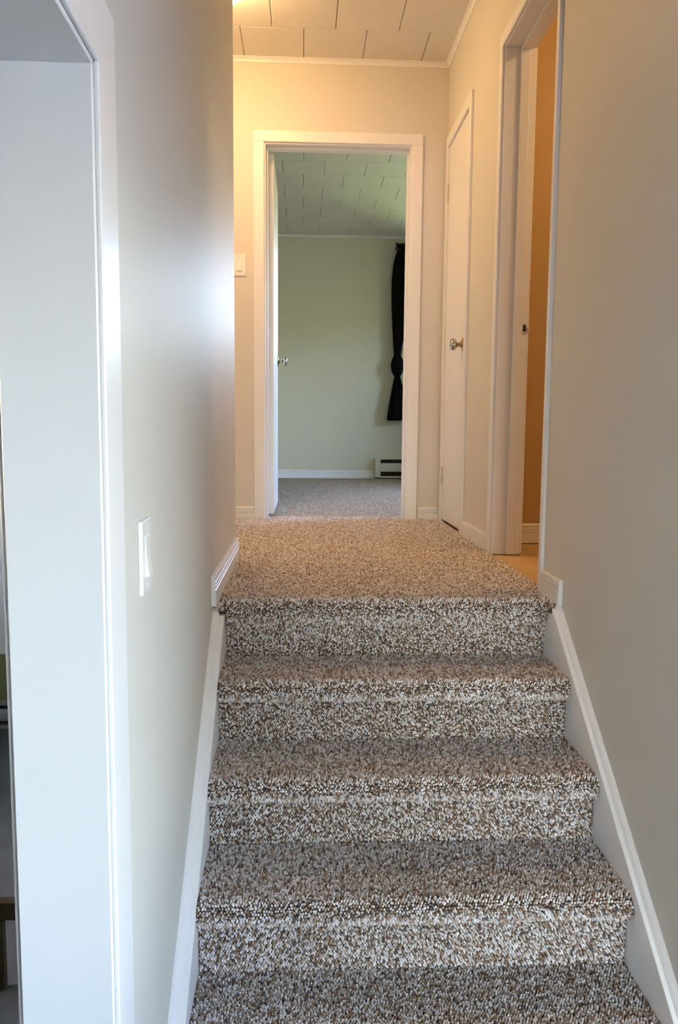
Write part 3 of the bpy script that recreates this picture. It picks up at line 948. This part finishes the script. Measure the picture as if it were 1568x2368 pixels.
loft([(1.222, .911, .979, .040), (1.26, .907, .984, .045), (1.31, .902, .990, .05), (1.40, .896, 1.005, .055), (1.55, .886, 1.03, .06), (1.70, .878, 1.055, .062), (1.85, .874, 1.075, .062), (1.98, .876, 1.09, .06),
      (2.08, .885, 1.10, .055), (2.16, .897, 1.105, .05), (2.215, .912, 1.108, .042), (2.25, .925, 1.11, .032), (2.262, .925, 1.11, .018), (2.30, .925, 1.11, .026), (2.315, .925, 1.11, .028)], 11, 0.13).build('upper_drape', 'curtain', cur, 0, True)
loft([(1.030, .918, .976, .036), (1.050, .902, .990, .058), (1.085, .886, 1.003, .075), (1.13, .878, 1.010, .082), (1.17, .882, 1.007, .08), (1.20, .893, .996, .066), (1.222, .903, .984, .048), (1.24, .912, .976, .036)], 5, 0.10, phase=1.3).build('knot', 'curtain', cur, 0, True)
loft([(0.592, .846, 1.065, .075), (0.64, .850, 1.062, .076), (0.72, .862, 1.050, .07), (0.82, .878, 1.03, .06), (0.92, .895, 1.006, .052), (1.00, .910, .984, .042), (1.035, .917, .975, .036)], 9, 0.15).build('lower_drape', 'curtain', cur, 0, True)
place(cur, (0.97, RODY, 0.592))

# baseboard heaters
def heater(name, label, x0, x1, yw, zf, m, top, h=0.17):
    root = empty(name)
    tag(root, label, 'heater')
    d = 0.065
    e = 0.055
    MB().box(x0 + e, x1 - e, yw - 0.035, yw, zf, zf + h - 0.006).build('core', 'dark', root)
    for a, b in ((x0, x0 + e), (x1 - e, x1)):
        MB().ext([(0, 0), (d - 0.006, 0), (d, 0.006), (d, h * 0.62), (d - 0.010, h * 0.78), (d - 0.008, h - 0.004), (d - 0.012, h), (0, h)], (a, yw, zf), (0, -1, 0), (0, 0, 1), (b - a, 0, 0)).build('end_cap', m, root, 0.001)
    MB().ext([(0, h), (d - 0.002, h), (d - 0.001, h - 0.008), (d - 0.010, h - 0.012), (0, h - 0.006)], (x0 + e, yw, zf), (0, -1, 0), (0, 0, 1), (x1 - x0 - 2 * e, 0, 0)).build('top_hood', m, root)
    MB().ext([(d - 0.012, h * 0.34), (d + 0.001, h * 0.32), (d + 0.003, h * 0.42), (d + 0.003, h * 0.62), (d - 0.008, h * 0.76), (d - 0.014, h * 0.76), (d - 0.004, h * 0.60)], (x0 + e, yw, zf), (0, -1, 0), (0, 0, 1), (x1 - x0 - 2 * e, 0, 0)).build('front_panel', m, root)
    MB().ext([(0, 0), (d, 0), (d, 0.016), (d - 0.008, 0.016), (0, 0.006)], (x0 + e, yw, zf), (0, -1, 0), (0, 0, 1), (x1 - x0 - 2 * e, 0, 0)).build('bottom_rail', m, root)
    place(root, (x0, yw, zf))
    return root
heater('baseboard_heater', 'beige electric baseboard heater below the black curtain', 0.738, 1.98, YF, 0.010, 'heater', 0, 0.195)
heater('baseboard_heater', 'grey baseboard heater on the panelled wall through the left doorway', -2.3, -1.35, LRY1 - 0.012, LOW, 'heater_grey', 0, 0.13)

# ================================================================== LEFT ROOM: low wooden rail
st = empty('wooden_rail')
tag(st, 'low dark brown wooden rail glimpsed through the left doorway', 'rail')
RLX, RLY, RLZ0, RLZ1 = -0.752, 2.02, -0.824, -0.772
MB().box(-1.62, RLX, RLY, RLY + 0.03, RLZ0, RLZ1).build('rail', 'wood', st, 0.004, False, 2)
for x in (RLX - 0.088, -1.60):
    MB().box(x, x + 0.038, RLY + 0.002, RLY + 0.028, LOW, RLZ0).build('post', 'wood', st, 0.003)
place(st, (RLX, RLY, LOW))
